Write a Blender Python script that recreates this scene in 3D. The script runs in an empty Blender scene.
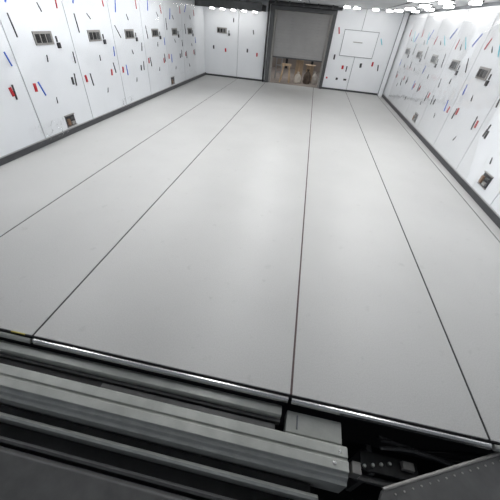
import bpy, bmesh, math, random
from mathutils import Matrix, Vector, noise
random.seed(4)
S = 2.0            # camera height above the deck in metres; layout values below are multiples of it
scn = bpy.context.scene
scn.view_settings.view_transform = 'Standard'
scn.view_settings.look = 'None'
scn.view_settings.exposure = 0.0

# ---------------------------------------------------------------- materials
def mat(name, col, rough=0.5, metal=0.0, nscale=None, namt=0.06, bump=0.0, bscale=40, emit=None, coat=0.0, spec=None, stretch=(1,1,1)):
    m = bpy.data.materials.new(name); m.use_nodes = True
    nt = m.node_tree; b = nt.nodes['Principled BSDF']
    b.inputs['Base Color'].default_value = (*col, 1)
    b.inputs['Roughness'].default_value = rough
    b.inputs['Metallic'].default_value = metal
    b.inputs['Coat Weight'].default_value = coat
    if spec is not None: b.inputs['Specular IOR Level'].default_value = spec
    if emit:
        b.inputs['Emission Color'].default_value = (*emit[0], 1); b.inputs['Emission Strength'].default_value = emit[1]
    tc = nt.nodes.new('ShaderNodeTexCoord'); mp = nt.nodes.new('ShaderNodeMapping')
    mp.inputs['Scale'].default_value = stretch
    nt.links.new(tc.outputs['Object'], mp.inputs['Vector'])
    if nscale:
        n = nt.nodes.new('ShaderNodeTexNoise'); n.inputs['Scale'].default_value = nscale; n.inputs['Detail'].default_value = 6
        nt.links.new(mp.outputs[0], n.inputs['Vector'])
        r = nt.nodes.new('ShaderNodeValToRGB')
        r.color_ramp.elements[0].position = 0.3; r.color_ramp.elements[1].position = 0.7
        r.color_ramp.elements[0].color = (*[max(0, c*(1-namt)) for c in col], 1)
        r.color_ramp.elements[1].color = (*[min(1, c*(1+namt)) for c in col], 1)
        nt.links.new(n.outputs['Fac'], r.inputs[0]); nt.links.new(r.outputs[0], b.inputs['Base Color'])
    if bump:
        n2 = nt.nodes.new('ShaderNodeTexNoise'); n2.inputs['Scale'].default_value = bscale; n2.inputs['Detail'].default_value = 4
        nt.links.new(mp.outputs[0], n2.inputs['Vector'])
        bp = nt.nodes.new('ShaderNodeBump'); bp.inputs['Strength'].default_value = bump; bp.inputs['Distance'].default_value = 0.02
        nt.links.new(n2.outputs['Fac'], bp.inputs['Height']); nt.links.new(bp.outputs[0], b.inputs['Normal'])
    return m

def floor_mat():
    m = bpy.data.materials.new('deck_grey_speckle'); m.use_nodes = True
    nt = m.node_tree; b = nt.nodes['Principled BSDF']; L = nt.links
    tc = nt.nodes.new('ShaderNodeTexCoord')
    def nz(sc, det=5):
        n = nt.nodes.new('ShaderNodeTexNoise'); n.inputs['Scale'].default_value = sc; n.inputs['Detail'].default_value = det
        L.new(tc.outputs['Object'], n.inputs['Vector']); return n
    def ramp(src, p0, c0, p1, c1):
        r = nt.nodes.new('ShaderNodeValToRGB'); e = r.color_ramp.elements
        e[0].position, e[1].position = p0, p1; e[0].color = (c0, c0, c0, 1); e[1].color = (c1, c1, c1, 1)
        L.new(src, r.inputs[0]); return r
    def mul(a, c):
        x = nt.nodes.new('ShaderNodeMix'); x.data_type = 'RGBA'; x.blend_type = 'MULTIPLY'; x.inputs[0].default_value = 1
        L.new(a, x.inputs[6]); L.new(c, x.inputs[7]); return x.outputs[2]
    sp = ramp(nz(110, 2).outputs['Fac'], .38, .91, .6, 1.0)
    cl = ramp(nz(1.3, 6).outputs['Fac'], .3, .94, .7, 1.0)
    sm = ramp(nz(9, 8).outputs['Fac'], .24, .88, .36, 1.0)
    base = nt.nodes.new('ShaderNodeRGB'); base.outputs[0].default_value = (0.50, 0.498, 0.487, 1)
    c = mul(mul(mul(base.outputs[0], sp.outputs[0]), cl.outputs[0]), sm.outputs[0])
    L.new(c, b.inputs['Base Color'])
    b.inputs['Roughness'].default_value = 0.42
    b.inputs['Specular IOR Level'].default_value = 0.45
    bp = nt.nodes.new('ShaderNodeBump'); bp.inputs['Strength'].default_value = .06; bp.inputs['Distance'].default_value = .003
    L.new(nz(140, 2).outputs['Fac'], bp.inputs['Height']); L.new(bp.outputs[0], b.inputs['Normal'])
    return m

def film_mat(name, blend, amt, rough=.12):
    m = bpy.data.materials.new(name); m.use_nodes = True
    nt = m.node_tree; nt.nodes.remove(nt.nodes['Principled BSDF'])
    out = nt.nodes['Material Output']
    t = nt.nodes.new('ShaderNodeBsdfTransparent'); g = nt.nodes.new('ShaderNodeBsdfGlossy'); g.inputs['Roughness'].default_value = rough
    lw = nt.nodes.new('ShaderNodeLayerWeight'); lw.inputs['Blend'].default_value = blend
    mm = nt.nodes.new('ShaderNodeMath'); mm.operation = 'MULTIPLY'; mm.inputs[1].default_value = amt
    nt.links.new(lw.outputs['Fresnel'], mm.inputs[0])
    mx = nt.nodes.new('ShaderNodeMixShader')
    nt.links.new(mm.outputs[0], mx.inputs[0]); nt.links.new(t.outputs[0], mx.inputs[1]); nt.links.new(g.outputs[0], mx.inputs[2])
    nt.links.new(mx.outputs[0], out.inputs[0])
    return m

M = dict(
 floor=floor_mat(), film=film_mat('clear_film',.2,.6), filmr=film_mat('clear_film_thin',.12,.35), filmc=film_mat('crumpled_film',.3,.7,.25),
 white=mat('white_lining', (.82,.84,.865), .25, nscale=2.0, namt=.02, bump=.12, bscale=3.5),
 seam=mat('seam_grey', (.20,.21,.23), .6),
 black=mat('black_void', (.008,.008,.009), .7),
 rub=mat('black_rubber', (.015,.015,.016), .55, nscale=20, namt=.3),
 base=mat('kick_strip_grey', (.05,.052,.056), .4, nscale=8, namt=.15),
 basel=mat('kick_strip_light', (.42,.42,.42), .4),
 alu=mat('aluminium', (.6,.6,.59), .26, .9, nscale=30, namt=.08, stretch=(.1,1,1)),
 paint=mat('grey_green_paint', (.40,.41,.385), .34, .15, nscale=9, namt=.12, bump=.05),
 paintd=mat('dark_grey_paint', (.09,.09,.09), .4, .1, nscale=9, namt=.2),
 steel=mat('steel_frame', (.09,.092,.095), .4, .4, nscale=12, namt=.1),
 shutter=mat('shutter_grey', (.31,.305,.30), .5, nscale=4, namt=.05),
 ceil=mat('ceiling_grey', (.55,.56,.57), .6, nscale=3, namt=.04),
 red=mat('red_tag', (.50,.015,.025), .5, nscale=30, namt=.2), blue=mat('blue_tape', (.02,.12,.6), .5, nscale=30, namt=.2),
 dark=mat('dark_tag', (.03,.03,.035), .5, nscale=30, namt=.2), cyan=mat('cyan_tape', (.15,.55,.65), .5, nscale=30, namt=.1),
 plate=mat('plate_grey', (.30,.29,.275), .4, nscale=15, namt=.1),
 wood=mat('pale_wood', (.55,.40,.26), .6, nscale=10, namt=.25, stretch=(1,1,.2)),
 card=mat('cardboard', (.50,.37,.25), .8, nscale=10, namt=.1),
 bag=mat('canvas_bag', (.12,.09,.07), .9, nscale=10, namt=.3),
 bagw=mat('pale_sack', (.72,.66,.58), .9, nscale=10, namt=.1),
 copper=mat('orange_connector', (.22,.13,.08), .4, nscale=20, namt=.2),
 lamp=mat('lamp_lens', (1,1,1), .5, emit=((1,.99,.97), 24)),
 strip=mat('fill_emitter', (1,1,1), .5, emit=((.98,.99,1), 12.2)),  # emission for the added fill strips in room and hall
 hall=mat('hall_grey', (.33,.28,.24), .8, nscale=2, namt=.1),
 yellow=mat('yellow_tape', (.6,.5,.1), .5, nscale=30, namt=.1),
 redseal=mat('seam_sealant', (.075,.045,.045), .6, nscale=30, namt=.2),
)

# ---------------------------------------------------------------- mesh builder (units of S)
class MB:
    def __init__(s): s.v=[]; s.f=[]; s.mi=[]; s.m=[]
    def mid(s, k):
        if k not in s.m: s.m.append(k)
        return s.m.index(k)
    def add(s, vs, fs, k, X=None):
        o=len(s.v)
        for p in vs:
            p=Vector(p)
            if X is not None: p = X @ p
            s.v.append(p*S)
        for f in fs: s.f.append([o+i for i in f]); s.mi.append(s.mid(k))
    def box(s, a, b, k, X=None):
        (x0,y0,z0),(x1,y1,z1)=a,b
        s.add([(x0,y0,z0),(x1,y0,z0),(x1,y1,z0),(x0,y1,z0),(x0,y0,z1),(x1,y0,z1),(x1,y1,z1),(x0,y1,z1)],
              [(0,3,2,1),(4,5,6,7),(0,1,5,4),(1,2,6,5),(2,3,7,6),(3,0,4,7)],k,X)
    def prof(s, pts, x0, x1, k):   # closed (y,z) profile swept along X
        n=len(pts)
        vs=[(x0,y,z) for y,z in pts]+[(x1,y,z) for y,z in pts]
        fs=[(i,(i+1)%n,n+(i+1)%n,n+i) for i in range(n)]+[tuple(range(n))[::-1],tuple(range(n,2*n))]
        s.add(vs,fs,k)
    def cyl(s, p, q, r, k, n=12):
        p=Vector(p); q=Vector(q); d=(q-p); X=Matrix.Translation(p)@d.to_track_quat('Z','Y').to_matrix().to_4x4(); h=d.length
        vs=[(r*math.cos(2*math.pi*i/n), r*math.sin(2*math.pi*i/n), z) for z in (0,h) for i in range(n)]
        fs=[(i,(i+1)%n,n+(i+1)%n,n+i) for i in range(n)]+[tuple(range(n))[::-1],tuple(range(n,2*n))]
        s.add(vs,fs,k,X)
    def tube(s, pts, r, k, n=8):
        for a,b in zip(pts[:-1],pts[1:]): s.cyl(a,b,r,k,n)
    def sack(s, x, y, rx, ry, h, k):   # slumped sack: stacked irregular rings, tied neck
        prof=((0,.9),(.12,1.0),(.35,1.02),(.6,.86),(.8,.5),(.88,.22),(1.0,.38)); n=16; vs=[]
        for t,r in prof:
            for i in range(n):
                a=2*math.pi*i/n; w=1+.10*noise.noise(Vector((math.cos(a)*2+x*9,math.sin(a)*2,t*4)))*2
                vs.append((x+rx*r*w*math.cos(a), y+ry*r*w*math.sin(a), h*t))
        fs=[(j*n+i,j*n+(i+1)%n,(j+1)*n+(i+1)%n,(j+1)*n+i) for j in range(len(prof)-1) for i in range(n)]
        fs+=[tuple(range(n))[::-1],tuple(range((len(prof)-1)*n,len(prof)*n))]
        s.add(vs,fs,k)
    def obj(s, name, bevel=0, smooth=False):
        me=bpy.data.meshes.new(name); me.from_pydata([tuple(p) for p in s.v],[],s.f)
        for k in s.m: me.materials.append(M[k])
        for p,i in zip(me.polygons,s.mi): p.material_index=i
        bm=bmesh.new(); bm.from_mesh(me); bmesh.ops.recalc_face_normals(bm,faces=bm.faces); bm.to_mesh(me); bm.free()
        o=bpy.data.objects.new(name,me); bpy.context.collection.objects.link(o)
        if bevel:
            b=o.modifiers.new('bevel','BEVEL'); b.width=bevel*S; b.segments=2; b.limit_method='ANGLE'
        return o

XL, XR, YF, YB, YN, ZC = -2.2, 1.53, .455, 6.72, -.9, 1.28
ST = [1.13+.68*i for i in range(-2, 8)]      # panel stations along the room

# ---------------------------------------------------------------- floor
seams=[XL+.02,-1.475,-.868,.137,.794,1.42,XR-.005]
g=.0042
mb=MB()
for i in range(len(seams)-1):
    mb.box((seams[i]+g,YF,-.02),(seams[i+1]-g,YB,0),'floor')
mb.box((XL,YF+.01,-.045),(XR,YB,-.0205),'black')
mb.obj('floor', .0008)
mb=MB()
for k,x in enumerate(seams[1:-1]):
    mb.box((x-g,YF,-.02),(x+g,YB,-.002),'redseal' if k==2 else 'rub')
mb.obj('trim_1')

# nosing at the deck edge
mb=MB()
mb.box((XL,YF-.004,-.022),(XR,YF-.0005,-.003),'rub')
mb.prof([(YF-.005,-.02),(YF-.007,-.012),(YF-.013,-.011),(YF-.019,-.016),(YF-.021,-.028),(YF-.012,-.034),(YF-.005,-.03)],XL,-.875,'paint')
mb.prof([(YF-.005,-.016),(YF-.007,-.008),(YF-.013,-.007),(YF-.019,-.012),(YF-.021,-.026),(YF-.012,-.034),(YF-.005,-.03)],-.86,.13,'alu')
mb.prof([(YF-.005,-.016),(YF-.007,-.008),(YF-.013,-.007),(YF-.019,-.012),(YF-.021,-.026),(YF-.012,-.034),(YF-.005,-.03)],.142,.80,'alu')
mb.prof([(YF-.005,-.016),(YF-.007,-.008),(YF-.013,-.007),(YF-.019,-.012),(YF-.021,-.026),(YF-.012,-.034),(YF-.005,-.03)],.81,XR,'paint')
mb.box((-.96,YF-.004,-.012),(-.90,YF+.0,.0012),'yellow')
mb.obj('floor_edge_nosing',.001)

# ---------------------------------------------------------------- walls
def side_wall(name, x, s):
    mb=MB()
    xb=(x, x-s*.06) ; mb.box((min(xb),YN,-.5),(max(xb),YB+.04,ZC),'seam')
    edges=[e-.34 for e in ST]+[YB]
    edges=[e for e in edges if e<YB-.2]+[YB]
    for a,b in zip(edges[:-1],edges[1:]):
        xs=(x, x+s*.012)
        mb.box((min(xs),a+.004,.045),(max(xs),b-.004,ZC-.03),'white')
    return mb.obj(name,.003)
side_wall('wall_left',XL,1); side_wall('wall_right',XR,-1)
def baseb(name,x,s):
    mb=MB()
    a=(x,x+s*.03); mb.box((min(a),YN,.0005 if 1 else 0),(max(a),YB,.045),'base')
    a=(x+s*.012,x+s*.022); mb.box((min(a),YN,.045),(max(a),YB,.052),'basel')
    mb.obj(name,.002)
baseb('baseboard_left',XL,1); baseb('baseboard_right',XR,-1)

DL,DR,DT=-.87,.27,1.19
mb=MB()
def bw(x0,x1,z0,z1):
    mb.box((x0,YB+.012,z0),(x1,YB+.06,z1),'seam')
    mb.box((x0+.003,YB,max(z0,.03)),(x1-.003,YB+.012,z1),'white')
bw(XL,-1.5,-.04,ZC); bw(-1.5,DL-.03,-.04,ZC); bw(DR+.03,.80,-.04,ZC); bw(.80,XR,-.04,ZC); 
mb.box((DL-.03,YB+.012,DT+.03),(DR+.03,YB+.06,ZC),'rub')
mb.box((XL,YB-.012,.0005),(DL-.08,YB,.03),'base'); mb.box((DR+.03,YB-.012,.0005),(XR,YB,.03),'base')
mb.obj('wall_back',.003)
mb=MB()
mb.box((XR-.11,YB-.10,.0005),(XR-.032,YB-.013,ZC-.002),'white'); mb.box((XR-.118,YB-.104,.0005),(XR-.11,YB-.094,ZC-.002),'steel')
mb.obj('trim_2',.006)

# raised hatch on back wall
mb=MB()
x0,x1,z0,z1=.50,1.12,.58,.98
mb.box((x0,YB-.012,z0),(x1,YB-.0005,z1),'seam'); mb.box((x0+.008,YB-.018,z0+.008),(x1-.008,YB-.010,z1-.008),'white')
mb.box((x0+.2,YB-.024,z0+.22),(x1-.25,YB-.017,z0+.232),'plate')
mb.obj('access_hatch',.003)

# ---------------------------------------------------------------- ceiling, soffit and lamps
mb=MB(); mb.box((XL-.06,YN,ZC),(XR+.06,YB+.06,ZC+.05),'ceil')
for x in (-1.5,-.2,1.0): mb.box((x-.006,YN,ZC-.006),(x+.006,YB,ZC),'seam')
mb.obj('ceiling')
mb=MB(); mb.box((XL+.013,YB-.5,1.115),(DL-.12,YB-.001,1.2),'rub'); mb.box((XL+.013,YB-.52,1.10),(DL-.12,YB-.5,1.22),'steel')
mb.obj('ceiling_soffit',.004)
def downlight(x,y,z,r=.045):
    mb=MB(); n=20
    mb.cyl((x,y,z-.001),(x,y,z-.012),r*1.25,'steel',n); mb.cyl((x,y,z-.0125),(x,y,z-.03),r,'lamp',n)
    mb.obj('ceiling_downlight')
for x in (-1.95,-1.75,-1.55,-1.35,-1.15): downlight(x,YB-.26,1.115,.04)
for x in (.42,.58,.88,1.1): downlight(x,6.25,ZC,.05)
for i in range(5): downlight(1.18,2.55+.68*i+.68,ZC,.06)
for i in range(4): downlight(1.37,3.4+.68*i+.3,ZC,.05)
for x,ys in ((-1.7,(.9,4.9)),(-.35,(.9,5.1)),(.9,(.9,3.9))):  # unseen glowing strips added to light the room evenly
    y0,y1=ys
    mb=MB(); mb.box((x-.10,y0,ZC-.03),(x+.10,y1,ZC-.001),'ceil'); mb.box((x-.08,y0+.03,ZC-.036),(x+.08,y1-.03,ZC-.0305),'strip')
    mb.obj('added_ceiling_fill')

# ---------------------------------------------------------------- door, shutter, gear above
mb=MB(); t=.10
mb.box((DL-.028,YB-.05,.0005),(DL+.05,YB+.1,DT),'steel'); mb.box((DL+.05,YB-.02,.0005),(DL+.085,YB+.08,DT),'plate')
mb.box((DR-.03,YB-.05,.0005),(DR+.028,YB+.1,DT),'steel'); mb.box((DR-.065,YB-.02,.0005),(DR-.03,YB+.08,DT),'plate')
mb.box((DL-.028,YB-.06,DT-.03),(DR+.028,YB+.1,DT+.028),'steel')
mb.cyl((DL-.06,YB-.05,0.001),(DL-.06,YB-.05,ZC-.01),.018,'rub')
mb.obj('door_1',.003)
mb=MB()
z=.46
while z<1.15:
    mb.box((DL+.09,YB+.02,z),(DR-.07,YB+.035,min(z+.0455,1.155)),'shutter'); z+=.0465
mb.box((DL+.088,YB+.01,.44),(DR-.068,YB+.045,.462),'steel')
mb.obj('roller_shutter',.001)
mb=MB()
for i,(y,z,r) in enumerate(((-.12,1.24,.016),(-.2,1.235,.012),(-.28,1.25,.012))): mb.cyl((DL-.03,YB+y,z),(DR+.1,YB+y,z),r,'steel' if i%2 else 'rub')
for x in (-.8,-.55,-.3,-.05,.2): mb.box((x-.01,YB-.3,1.225),(x+.01,YB-.1,ZC-.001),'steel')
for x in (-.62,.05): mb.box((x-.06,YB-.18,1.225),(x+.06,YB-.1,1.25),'basel')
mb.obj('overhead_pipework',.002)

# hall behind the door
mb=MB(); mb.box((-2.6,YB+.06,-.045),(2,YB+2.6,-.0005),'hall'); mb.obj('floor_hall')
mb=MB(); mb.box((-2.6,YB+2.6,-.04),(2,YB+2.65,1.5),'hall')
for x in (-1.4,-.7,0,.7): mb.box((x,YB+2.57,0),(x+.06,YB+2.6,1.5),'rub')
mb.obj('wall_hall')
mb=MB(); mb.box((-.9,YB+.9,1.3),(.4,YB+1.1,1.33),'steel'); mb.box((-.88,YB+.92,1.285),(.38,YB+1.08,1.2995),'strip'); mb.cyl((-.5,YB+1,1.33),(-.5,YB+1,1.5),.01,'steel'); mb.obj('added_hall_fill')  # unseen glowing strip added to light the items behind the door
def trestle(x,y,w,h):
    mb=MB()
    mb.box((x-w/2,y-.03,h-.04),(x+w/2,y+.03,h),'wood')
    for sx in (-1,1):
        for sy in (-1,1):
            a=Vector((x+sx*(w/2-.04),y,h-.03)); b=Vector((x+sx*(w/2),y+sy*.12,0)); mb.cyl(a,b,.017,'wood',6)
        mb.cyl((x+sx*(w/2-.01),y-.08,h*.35),(x+sx*(w/2-.01),y+.08,h*.35),.012,'wood',6)
    mb.obj('wooden_trestle')
trestle(-.50,YB+.30,.20,.33)
def carton(x,y,w,d,h):
    mb=MB(); mb.box((x-w/2,y-d/2,0.0005),(x+w/2,y+d/2,h),'card')
    mb.box((x-.012,y-d/2-.001,0.001),(x+.012,y-d/2,h),'wood'); mb.box((x-.012,y-d/2,h),(x+.012,y+d/2,h+.001),'wood')
    mb.box((x-w/2-.03,y-d/2,h-.004),(x-w/2,y+d/2,h),'card'); mb.box((x+w/2,y-d/2,h-.004),(x+w/2+.03,y+d/2,h),'card')
    mb.obj('cardboard_box',.001)
carton(-.24,YB+.70,.16,.18,.42); carton(.0,YB+.85,.16,.2,.30)
mb=MB(); mb.sack(-.23,YB+.36,.075,.075,.20,'bagw'); mb.obj('tied_sack')
mb=MB(); mb.sack(-.03,YB+.40,.08,.08,.26,'bag'); mb.obj('tied_sack')
mb=MB(); mb.sack(.13,YB+.50,.06,.07,.22,'bagw'); mb.obj('tied_sack')
mb=MB()
for x in (-.76,-.64): mb.box((x,YB+.6,0),(x+.02,YB+.63,.9),'basel')
for i in range(6): mb.box((-.74,YB+.605,.12+.13*i),(-.64,YB+.625,.135+.13*i),'basel')
mb.obj('step_ladder')

# ---------------------------------------------------------------- wall fittings
def wallX(side, y, z, off=.0125):
    if side=='L':  return Matrix(((0,0,1,XL+off),(1,0,0,y),(0,1,0,z),(0,0,0,1)))
    if side=='R':  return Matrix(((0,0,-1,XR-off),(-1,0,0,y),(0,1,0,z),(0,0,0,1)))
    return Matrix(((1,0,0,y),(0,0,-1,YB-.0005),(0,1,0,z),(0,0,0,1)))
def plate(side,y,z):
    mb=MB(); X=wallX(side,y,z)
    mb.box((-.10,-.045,0),(.10,.045,.008),'plate',X)
    for i in range(3): mb.box((-.085+.058*i,-.03,.008),(-.085+.058*i+.042,.028,.013),'rub' if i<2 else 'steel',X)
    mb.box((.13,-.075,0),(.165,-.035,.012),'dark',X); mb.box((.135,-.03,0),(.15,.01,.006),'dark',X)
    mb.obj('connector_plate',.001)
for y in ST:
    if 1.5<y<6.4: plate('L',y+0,.75); 
    if 1.5<y<6.2: plate('R',y+.07,.78)
plate('B',-1.83,.78)
def ribbon(mb,side,y,z,w,h,ang,k):
    X=wallX(side,y,z)@Matrix.Rotation(ang,4,'Z')
    mb.box((-w/2,-h/2,0),(w/2,h/2,.004),k,X)
    mb.box((-w/2*.8,-h/2*.9,.004),(w/2*.5,h/2*.2,.007),k,X)
for side,nm in (('L','l'),('R','r')):
    for j,y in enumerate(ST):
        if y<1.5 or y>6.3: continue
        mb=MB()
        J=lambda a: random.uniform(-a,a)
        ribbon(mb,side,y-.27+J(.02),.43+J(.03),.026,.06,J(.2),'red')
        ribbon(mb,side,y-.21+J(.02),.41+J(.03),.012,.11,.15+J(.2),'blue' if j%2==0 else 'dark')
        ribbon(mb,side,y+.18+J(.02),.42+J(.03),.024,.06,J(.2),'red' if j%2 else 'dark')
        ribbon(mb,side,y+.23+J(.02),.43+J(.03),.013,.10,J(.2),'dark')
        ribbon(mb,side,y-.24+J(.04),.80+J(.05),.008,.14,.35+J(.3),'dark')
        ribbon(mb,side,y-.16+J(.05),1.00+J(.05),.010,.13,-.5+J(.3),'blue')
        ribbon(mb,side,y+.26+J(.03),.99+J(.04),.010,.09,J(.4),'red')
        ribbon(mb,side,y+.27+J(.03),.62+J(.04),.009,.09,J(.3),'blue' if j%2 else 'dark')
        ribbon(mb,side,y+.02+J(.08),.60+J(.05),.007,.05,J(.5),'dark')
        ribbon(mb,side,y-.05+J(.08),.28+J(.05),.006,.05,J(.5),'dark')
        ribbon(mb,side,y+.05+J(.08),.92+J(.03),.006,.06,.6+J(.3),'dark')
        if side=='R': ribbon(mb,side,y+J(.1),.97,.007,.16,.8+J(.3),'cyan')
        mb.obj('hanging_streamers')
mb=MB()
for x,z,w,h,a,k in ((-2.0,.50,.03,.06,0,'dark'),(-1.75,.47,.03,.06,.1,'red'),(-1.3,.5,.03,.06,0,'dark'),(-1.1,.45,.03,.06,0,'red'),(-1.6,.95,.02,.06,0,'dark'),(-1.2,.8,.02,.07,.2,'dark'),
   (.42,.55,.03,.08,0,'dark'),(.62,.4,.04,.06,.1,'red'),(.70,.38,.02,.09,0,'dark'),(.95,.46,.04,.07,.1,'dark'),(1.16,.5,.03,.07,0,'red'),(1.28,.45,.02,.1,.2,'dark'),(.40,.95,.02,.1,.3,'red'),(.56,.2,.04,.04,0,'dark'),(.72,.2,.06,.03,0,'dark'),(.36,.2,.03,.03,0,'red'),(1.2,.85,.015,.1,.5,'cyan')):
    ribbon(mb,'B',x,z,w,h,a,k)
mb.obj('hanging_streamers')
def socket(side,y,z):
    mb=MB(); X=wallX(side,y,z)
    mb.box((-.06,-.045,0),(.06,.045,.006),'dark',X); mb.box((-.05,-.035,.006),(-.02,.02,.02),'copper',X); mb.box((0,-.035,.006),(.04,-.01,.018),'plate',X)
    mb.box((.0,.01,.006),(.045,.025,.014),'steel',X)
    mb.box((-.065,.045,0),(.065,.052,.012),'plate',X); mb.box((-.065,-.052,0),(.065,-.045,.012),'plate',X)
    mb.obj('floor_level_socket',.001)
socket('L',2.5,.115); socket('L',4.98,.12); socket('R',2.36,.16); socket('R',4.4,.14)

# protective film
def film(side, y0, y1, z0, z1, amp, off, n, k='film', fq=1.0):
    me=bpy.data.meshes.new('protective_film'); vs=[];fs=[]
    nu=int((y1-y0)*n); nv=int((z1-z0)*n)
    for i in range(nu+1):
        for j in range(nv+1):
            y=y0+(y1-y0)*i/nu; z=z0+(z1-z0)*j/nv
            q=Vector((y*2.4*fq,z*3.2*fq,off*50+(3 if side=='R' else 0)))
            d=abs(noise.noise(q))*amp+abs(noise.noise(q*2.7))*amp*.5+abs(noise.noise(q*6))*amp*.25
            c=off+d
            vs.append(((XL+.03+c) if side=='L' else (XR-.03-c), y, z))
    vs=[tuple(a*S for a in p) for p in vs]
    for i in range(nu):
        for j in range(nv):
            a=i*(nv+1)+j; fs.append((a,a+nv+1,a+nv+2,a+1))
    me.from_pydata(vs,[],fs); me.materials.append(M[k])
    for p in me.polygons: p.use_smooth=True
    o=bpy.data.objects.new('protective_film',me); bpy.context.collection.objects.link(o)
film('L',1.0,6.1,.06,1.2,.024,.0,30); film('R',1.0,6.1,.06,1.2,.006,.0,30,'filmr')
# crumpled loose edges near the kick strip
film('L',1.95,2.38,.05,.19,.05,.03,110,'filmc',5); film('L',3.3,3.6,.05,.15,.04,.03,110,'filmc',5)

# ---------------------------------------------------------------- foreground structure
mb=MB(); mb.box((XL,YN,-.5),(XR,YF+.4,-.46),'black'); mb.box((XL,YF+.06,-.46),(XR,YF+.08,-.045),'black'); mb.obj('floor_pit')
XE=.335
mb=MB(); mb.prof([(.433,-.10),(.433,-.052),(.425,-.047),(.400,-.047),(.396,-.055),(.396,-.10)],XL,.115,'paint')
mb.box((XL,.384,-.10),(.115,.396,-.072),'paintd'); mb.obj('cross_beam',.002)
mb=MB(); mb.prof([(.425,-.12),(.425,-.058),(.36,-.062),(.352,-.075),(.352,-.12)],.135,XE-.01,'paint'); mb.box((.17,.37,-.0595),(.175,.415,-.055),'seam'); mb.obj('cross_beam',.002)
mb=MB(); mb.box((XL,.352,-.12),(.10,.383,-.085),'rub'); mb.box((-.55,.356,-.085),(.10,.378,-.078),'paintd'); mb.obj('cable_channel',.002)
# main ridged beam
mb=MB()
mb.prof([(.350,-.16),(.350,-.045),(.344,-.039),(.318,-.039),(.316,-.046),(.309,-.046),(.307,-.036),(.280,-.036),(.277,-.050),(.268,-.052),(.262,-.066),(.252,-.070),(.250,-.16)],XL,XE,'paint')
mb.cyl((.29,.295,-.036),(.29,.295,-.033),.006,'alu'); mb.cyl((.31,.33,-.039),(.31,.33,-.036),.004,'alu')
mb.obj('ridged_support_beam',.0025)
mb=MB(); mb.box((XL,.222,-.18),(XE-.1,.247,-.12),'rub'); mb.prof([(.222,-.2),(.222,-.105),(.214,-.10),(.206,-.105),(.206,-.2)],XL,XE-.08,'paint')
mb.box((XL,.165,-.2),(XE-.08,.206,-.16),'rub'); mb.prof([(.165,-.2),(.165,-.125),(.158,-.12),(.150,-.125),(.15,-.2)],XL,XE-.08,'paintd')
mb.obj('seat_track_rail',.0015)
mb=MB(); mb.prof([(.14,-.2),(.14,-.12),(.13,-.11),(-.1,-.11),(-.1,-.2)],XL,.1,'paintd'); mb.obj('edge_panel',.004)
# diagonal riveted plate on the right
mb=MB(); z=-.045
P=[(.405,.20),(.435,.262),(.845,.440),(1.53,.440),(1.53,-.4),(.2,-.4)]
n=len(P); mb.add([(x,y,z) for x,y in P]+[(x,y,z-.02) for x,y in P],[tuple(range(n)),tuple(range(n,2*n))[::-1]]+[(i,(i+1)%n,n+(i+1)%n,n+i) for i in range(n)],'paintd')
d=(Vector((.845,.440,0))-Vector((.435,.262,0))); L=d.length; d.normalize(); nrm=Vector((d.y,-d.x,0))
for i in range(14):
    p=Vector((.435,.262,z))+d*(.03+i*(L-.05)/13)+nrm*.018; mb.cyl(p,p+Vector((0,0,.003)),.0028,'plate',10)
a=Vector((.435,.262,z)); b=Vector((.845,.440,z)); mb.cyl(a,b,.005,'plate',8)
mb.obj('riveted_corner_plate')
# bracket, cables and fittings in the opening
mb=MB()
mb.box((.40,.31,-.22),(.60,.33,-.20),'paintd'); mb.box((.45,.33,-.46),(.47,.42,-.18),'paintd')
for i in range(4): mb.cyl((.43+.03*i,.345+.008*i,-.17),(.43+.03*i,.345+.008*i,-.158),.006,'paint',10)
mb.box((.42,.335,-.18),(.62,.395,-.17),'rub')
mb.box((.38,.31,-.2),(.41,.345,-.14),'plate'); mb.box((.56,.36,-.17),(.60,.385,-.15),'plate')
mb.obj('support_bracket',.002)
mb=MB()
for k in range(4):
    mb.tube([(.48+.5*t/14, .40+.012*k+.01*math.sin(t*.5+k), -.13+.015*math.sin(t*.35+k*1.3)) for t in range(15)],.006,'rub' if k%2 else 'paintd')
mb.obj('cable_bundle')

# ---------------------------------------------------------------- world & camera
w=bpy.data.worlds.new('World'); scn.world=w; w.use_nodes=True
w.node_tree.nodes['Background'].inputs[0].default_value=(.75,.8,.9,1); w.node_tree.nodes['Background'].inputs[1].default_value=.3
cd=bpy.data.cameras.new('Camera'); cam=bpy.data.objects.new('Camera',cd); bpy.context.collection.objects.link(cam); scn.camera=cam
cd.sensor_width=36; cd.lens=277/500*36; cd.clip_start=.02; cd.clip_end=200
r=Vector((.9795,.1872,.0747)); f=Vector((-.0969,.7625,-.6397)).normalized(); r=(r-f*r.dot(f)).normalized(); u=r.cross(f)
cam.matrix_world=Matrix(((r.x,u.x,-f.x,0),(r.y,u.y,-f.y,0),(r.z,u.z,-f.z,S),(0,0,0,1)))
